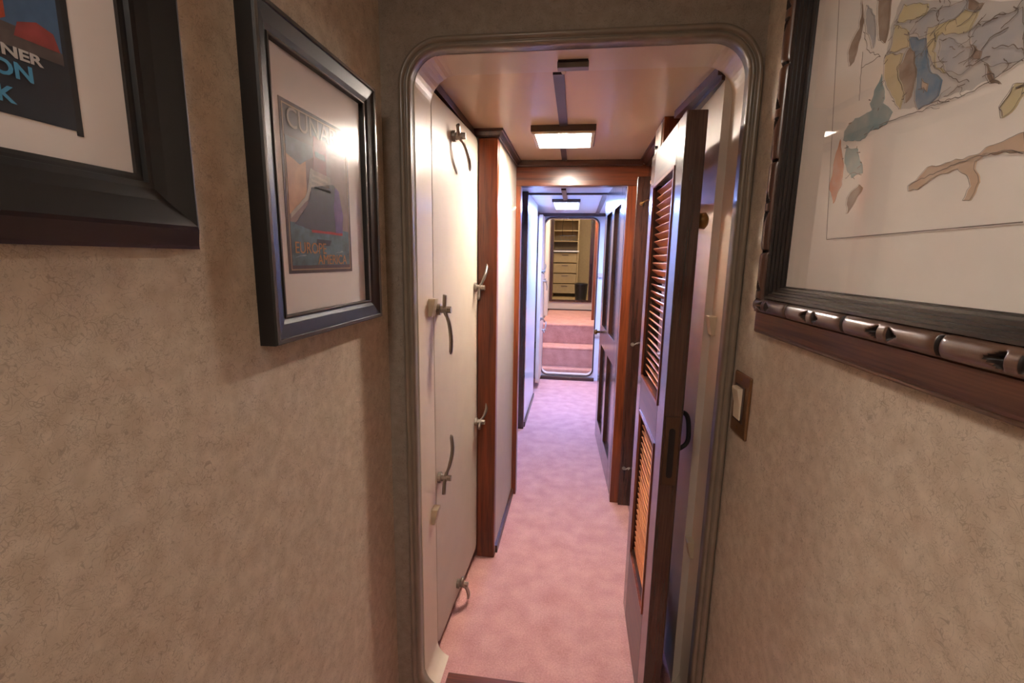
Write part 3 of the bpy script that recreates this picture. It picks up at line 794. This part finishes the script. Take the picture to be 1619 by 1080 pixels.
# carved rounded bead with paired gouges and notches
def carved_bead(p0, p1, inward, mat):
    p0 = Vector(p0); p1 = Vector(p1); n = Vector(inward)      # in (y,z) plane
    L_ = (p1-p0).length; d = (p1-p0)/L_
    nu, nv = int(L_/.0014), 20
    bm = bmesh.new(); rows = []; cuts = {}
    per = .165
    for i in range(nu+1):
        s = L_*i/nu; ph = ((s+.05) % per)/per            # notch at 0, pair of holes at .38 and .62
        row = []
        dn = min(ph, 1-ph)*per
        swell = 1-.16*math.exp(-(dn/.007)**2)
        for j in range(nv+1):
            t = PI*j/nv
            a = -.0135*math.cos(t); hgt = .0150*math.sin(t)**.75*swell
            w_ = a/.0135
            cut = .010*math.exp(-(dn/.0022)**2)*(1 if abs(w_) < .75 else .3)
            for c_, sg in ((.445, -1), (.555, 1)):
                x_ = (ph-c_)*per*sg                      # triangle opening outwards
                if -.002 < x_ < .019:
                    half = .66*(1-x_/.019)
                    if abs(w_) < half: cut = max(cut, .011*min(1, (half-abs(w_))*4)*min(1, (x_+.002)/.003))
            q = p0 + d*s + n*(.061+a)
            row.append(bm.verts.new((XR-.0245-max(0.0, hgt-cut), q.x, q.y))); cuts[row[-1]] = cut
        rows.append(row)
    for i in range(nu):
        for j in range(nv):
            q4 = (rows[i][j], rows[i+1][j], rows[i+1][j+1], rows[i][j+1])
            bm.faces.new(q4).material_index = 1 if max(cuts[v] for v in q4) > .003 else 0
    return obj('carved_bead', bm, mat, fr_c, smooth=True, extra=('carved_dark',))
e = .061
carved_bead((CY0+.02, CZ0), (CY1-e+.012, CZ0), (0, 1), 'bead_y')
carved_bead((CY1, CZ0+e-.012), (CY1, CZ1-.02), (-1, 0), 'bead_z')
obj('print', B(XR-.0040, XR, CY0+.094, CY1-.094, CZ0+.094, CZ1-.094), 'chart_paper', ch)
chart = ch.children[-1]
chart = [c for c in ch.children if c.name.startswith('print')][0]
MAP_BLOBS = {
 'pale': [[(0.6866, 1.4932), (0.6463, 1.4851), (0.6063, 1.485), (0.5819, 1.4816), (0.5559, 1.4847), (0.5264, 1.4912), (0.5376, 1.5443), (0.7181, 1.6334), (0.729, 1.6057), (0.7303, 1.5726)]],
 'grey': [[(0.5939, 1.5435), (0.5793, 1.5457), (0.5583, 1.5422), (0.5362, 1.5378), (0.5261, 1.4901), (0.5429, 1.4925), (0.5639, 1.4984), (0.5799, 1.5111), (0.5902, 1.5263)], [(0.6908, 1.5835), (0.6707, 1.595), (0.6345, 1.5851), (0.6088, 1.5795), (0.6024, 1.5763), (0.6121, 1.5675), (0.6334, 1.5657), (0.6605, 1.5653)], [(0.6372, 1.5529), (0.613, 1.5438), (0.5912, 1.5245), (0.5859, 1.5067), (0.5979, 1.502), (0.619, 1.5144), (0.6349, 1.535)], [(0.7892, 1.6625), (0.7667, 1.64), (0.7573, 1.6096), (0.7613, 1.5952), (0.7764, 1.6179), (0.7896, 1.6417)]],
 'brown': [[(0.8025, 1.675), (0.7917, 1.6397), (0.7964, 1.6142), (0.8028, 1.5949), (0.8131, 1.5909), (0.8208, 1.6115), (0.8186, 1.6266), (0.8019, 1.6382), (0.8007, 1.656)], [(0.7657, 1.6569), (0.7349, 1.6417), (0.7314, 1.6068), (0.7367, 1.5908), (0.7506, 1.601), (0.7598, 1.631)], [(0.6847, 1.5652), (0.6729, 1.5552), (0.668, 1.5247), (0.6698, 1.5069), (0.6799, 1.4993), (0.6873, 1.518), (0.7031, 1.5482), (0.693, 1.5579)], [(0.7741, 1.3994), (0.7477, 1.4152), (0.7408, 1.4078), (0.7565, 1.3841), (0.7681, 1.3736)], [(0.6088, 1.5795), (0.5829, 1.5624), (0.5874, 1.5581), (0.6034, 1.5679)], [(0.5907, 1.5287), (0.5761, 1.5183), (0.5765, 1.5075), (0.587, 1.5183)], [(0.5696, 1.5006), (0.5601, 1.4927), (0.5477, 1.4755), (0.5593, 1.4827)]],
 'yellow': [[(0.7076, 1.6229), (0.6658, 1.6051), (0.6647, 1.5922), (0.69, 1.5976), (0.7157, 1.6039), (0.7141, 1.6153)], [(0.72, 1.6045), (0.6914, 1.5864), (0.6869, 1.5661), (0.7213, 1.5718), (0.722, 1.5944)], [(0.6591, 1.5747), (0.6304, 1.5667), (0.6067, 1.5694), (0.5899, 1.5571), (0.5954, 1.5442), (0.642, 1.5598), (0.6453, 1.544), (0.6344, 1.525), (0.6184, 1.5118), (0.6254, 1.5144), (0.6448, 1.5339), (0.658, 1.5617)], [(0.7303, 1.5726), (0.6981, 1.5626), (0.7024, 1.5452), (0.6846, 1.5117), (0.6866, 1.4932), (0.7058, 1.513), (0.7271, 1.5486)], [(0.5415, 1.4524), (0.5306, 1.4676), (0.5211, 1.4664), (0.5188, 1.4556), (0.5283, 1.4464), (0.537, 1.4426)]],
 'blue': [[(0.6852, 1.5758), (0.6596, 1.5611), (0.6511, 1.5389), (0.6443, 1.5238), (0.6254, 1.5071), (0.6237, 1.4919), (0.6359, 1.4858), (0.6537, 1.4856), (0.6617, 1.4964), (0.6668, 1.5243), (0.6708, 1.5492), (0.6888, 1.5748)]],
 'teal': [[(0.7488, 1.5086), (0.7267, 1.5167), (0.6994, 1.4942), (0.71, 1.4829), (0.7376, 1.4813), (0.7615, 1.4748), (0.8027, 1.4847), (0.8061, 1.4988), (0.7807, 1.5115)], [(0.7346, 1.5513), (0.7201, 1.5175), (0.7281, 1.5025), (0.7339, 1.4863), (0.7491, 1.5207), (0.7449, 1.5344)], [(0.7949, 1.4762), (0.764, 1.4628), (0.7453, 1.4274), (0.7717, 1.4255), (0.7914, 1.4489)]],
 'orange': [[(0.8217, 1.4617), (0.8122, 1.4869), (0.7945, 1.4495), (0.7932, 1.4189), (0.8091, 1.3951), (0.8246, 1.4201)]],
 'tan': [[(0.6491, 1.397), (0.6229, 1.4112), (0.5784, 1.4124), (0.5514, 1.4159), (0.5272, 1.419), (0.5115, 1.4214), (0.5079, 1.4043), (0.5248, 1.408), (0.5504, 1.4112), (0.56, 1.4065), (0.5498, 1.3842), (0.557, 1.3667), (0.5663, 1.3702), (0.5577, 1.3831), (0.5793, 1.4031), (0.607, 1.4007), (0.6323, 1.3891), (0.6475, 1.3899)], [(0.6537, 1.5183), (0.6434, 1.5071), (0.6443, 1.4986), (0.652, 1.5057)]],
}
MAP_LINES = [[(0.8635, 1.7052), (0.8121, 1.3401)], [(0.812, 1.3393), (0.4945, 1.3412)], [(0.7824, 1.5992), (0.7746, 1.5317)], [(0.7196, 1.4855), (0.6454, 1.481), (0.6054, 1.4811), (0.5811, 1.4779), (0.5554, 1.4824), (0.5257, 1.4879)], [(0.6184, 1.5118), (0.6068, 1.5017), (0.5837, 1.4902)], [(0.6116, 1.5234), (0.5972, 1.5258)], [(0.5623, 1.5148), (0.5467, 1.5105), (0.5277, 1.4977)], [(0.7857, 1.6249), (0.7683, 1.5936), (0.7404, 1.5766), (0.7798, 1.5768)], [(0.6491, 1.397), (0.6078, 1.4046), (0.5611, 1.4112), (0.5253, 1.4102), (0.5077, 1.4032)], [(0.537, 1.4426), (0.5415, 1.4524), (0.5306, 1.4676)], [(0.7835, 1.4274), (0.7622, 1.432), (0.7449, 1.4258)], [(0.5435, 1.5393), (0.5376, 1.5443)]]

COL = {'pale': (202,200,198), 'grey': (184,186,192), 'brown': (150,126,108), 'yellow': (212,200,158), 'blue': (92,128,160), 'teal': (140,166,172), 'orange': (206,140,106), 'tan': (206,178,152)}
def wobble(pts, amp=.0022, n=7):
    out = []
    m = len(pts)
    for i in range(m):
        a, b = Vector(pts[i]), Vector(pts[(i+1) % m])
        for k in range(n):
            p = a.lerp(b, k/n)
            q = mnoise.noise(Vector((p.x*90, p.y*90, 1.3))), mnoise.noise(Vector((p.x*90, p.y*90, 7.7)))
            out.append((p.x+q[0]*amp*1.6, p.y+q[1]*amp*1.6))
    return out
def wash(name, rgb):
    m, nt, b = nodes(name); N, L = nt.nodes, nt.links
    tc = N.new('ShaderNodeTexCoord'); nz = N.new('ShaderNodeTexNoise'); nz.inputs['Scale'].default_value = 45; nz.inputs['Detail'].default_value = 6
    L.new(tc.outputs['Object'], nz.inputs['Vector'])
    r = N.new('ShaderNodeValToRGB'); r.color_ramp.elements[0].position = .35; r.color_ramp.elements[1].position = .72
    c = lin(rgb); p = lin((218,208,194))
    r.color_ramp.elements[0].color = c; r.color_ramp.elements[1].color = tuple(.62*c[i]+.38*p[i] for i in range(3))+(1,)
    L.new(nz.outputs['Fac'], r.inputs['Fac']); L.new(r.outputs['Color'], b.inputs['Base Color']); b.inputs['Roughness'].default_value = .8
    return m
lay = 0
for key, blobs in MAP_BLOBS.items():
    mt = wash('chart_wash_'+key, COL[key])
    for bpts in blobs:
        bm = bmesh.new(); lay += 1
        prism(bm, wobble(bpts), 'x', XR-.0041-.00004*lay, XR-.0038)
        obj('coloured_area', bm, mt, chart)
inkm = plain('chart_line_ink', (120,108,100), .7, var=.3, scale=80)
bm = bmesh.new()
def stroke(pts, w, h):
    for i in range(len(pts)-1):
        a, b = Vector(pts[i]), Vector(pts[i+1]); d = (b-a)
        if d.length < 1e-6: continue
        n_ = Vector((-d.y, d.x)).normalized()*w
        q = [a+n_, a-n_, b-n_, b+n_]
        prism(bm, [(v.x, v.y) for v in q], 'x', XR-h, XR-h+.0001)
def dense(pts, n=10, amp=.003):
    out = []
    for i in range(len(pts)-1):
        for k in range(n):
            p = Vector(pts[i]).lerp(Vector(pts[i+1]), k/n)
            out.append((p.x+amp*mnoise.noise(Vector((p.x*120, p.y*120, 3))), p.y+amp*mnoise.noise(Vector((p.x*120, p.y*120, 9)))))
    out.append(pts[-1]); return out
for i, l in enumerate(MAP_LINES):
    stroke(l if i < 2 else dense(l), .0006 if i < 2 else .0004, .0060)
for key in ('brown', 'yellow', 'tan', 'grey', 'blue'):
    for bpts in MAP_BLOBS[key]:
        wb = wobble(bpts); stroke(wb+[wb[0]], .00022, .0060)
for k in range(60):
    x0, z0 = random.uniform(.44, .66), random.uniform(1.47, 1.60)
    a_ = random.uniform(0, PI); n_ = random.randint(3, 7); pts = [(x0, z0)]
    for q in range(n_):
        a_ += random.uniform(-.9, .9); pts.append((pts[-1][0]+.005*math.cos(a_), pts[-1][1]+.003*math.sin(a_)))
    stroke(dense(pts, 4, .001), random.uniform(.0002, .0006), .0060)
# little broken soundings and coast ticks
for k in range(70):
    bl = random.choice(MAP_BLOBS['grey'][:3]+MAP_BLOBS['yellow']+MAP_BLOBS['teal'])
    p = Vector(random.choice(wobble(bl))); q = p+Vector((random.uniform(-.008, .008), random.uniform(-.004, .004)))
    if CY0+.10 < q.x < CY1-.10 and CZ0+.10 < q.y: stroke([p, q], random.uniform(.0003, .0007), .0060)
obj('ink_lines', bm, inkm, chart)
obj('glass', B(XR-.0078, XR-.0070, CY0+.097, CY1-.097, CZ0+.097, CZ1-.097), 'glass', ch)

sw = thing('light_switch', 'brown light switch with ivory rocker on the right wall below the carved frame', 'light switch', (XR, 1.076, .912))
obj('cover_plate', B(XR-.007, XR, 1.032, 1.120, .912, 1.056), 'bronze_plate', sw, bev=.0045)
obj('surround', B(XR-.0085, XR-.006, 1.052, 1.106, .945, 1.028), 'dark_housing', sw)
bm = bmesh.new()
prism(bm, [(XR-.007, .950), (XR-.011, .950), (XR-.0125, .985), (XR-.020, 1.020), (XR-.018, 1.024), (XR-.007, 1.024)], 'y', 1.062, 1.098)
obj('rocker', bm, 'ivory', sw, bev=.0015)
for z in (.929, 1.042):
    bm = bmesh.new(); tube(bm, [(XR-.006, 1.078, z), (XR-.0082, 1.078, z)], .0035, 12, up=Vector((0, 0, 1))); obj('screw', bm, 'brass', sw)

# ------------------------------------------------------------------ added unseen lights of the other rooms, world
ceil_light('added unseen fill light of the nearest passage, behind the picture-hung stretch of wall', -.42, -.12, -.45, -.15, 'fill_near', NEARTOP)
ceil_light('added unseen fill light above the carpeted steps', -.15, .10, 5.55, 5.80, 'fill_stair', 2.4)
ceil_light('added unseen fill light of the far room', -.10, .30, 7.45, 7.75, 'fill_far', 2.6)

W = bpy.data.worlds.new('world'); S.world = W; W.use_nodes = True
W.node_tree.nodes['Background'].inputs['Color'].default_value = (.5, .5, .55, 1)
W.node_tree.nodes['Background'].inputs['Strength'].default_value = .05

for o in (ch, sw):
    p = on_right(o.location.y); p.z = o.location.z
    o.location = p; o.rotation_euler = (0, 0, TILT)

vs = S.view_settings
S.display_settings.display_device = 'sRGB'
vs.view_transform = 'Standard'; vs.look = 'None'; vs.exposure = 1.05; vs.gamma = 1.0; vs.use_curve_mapping = False
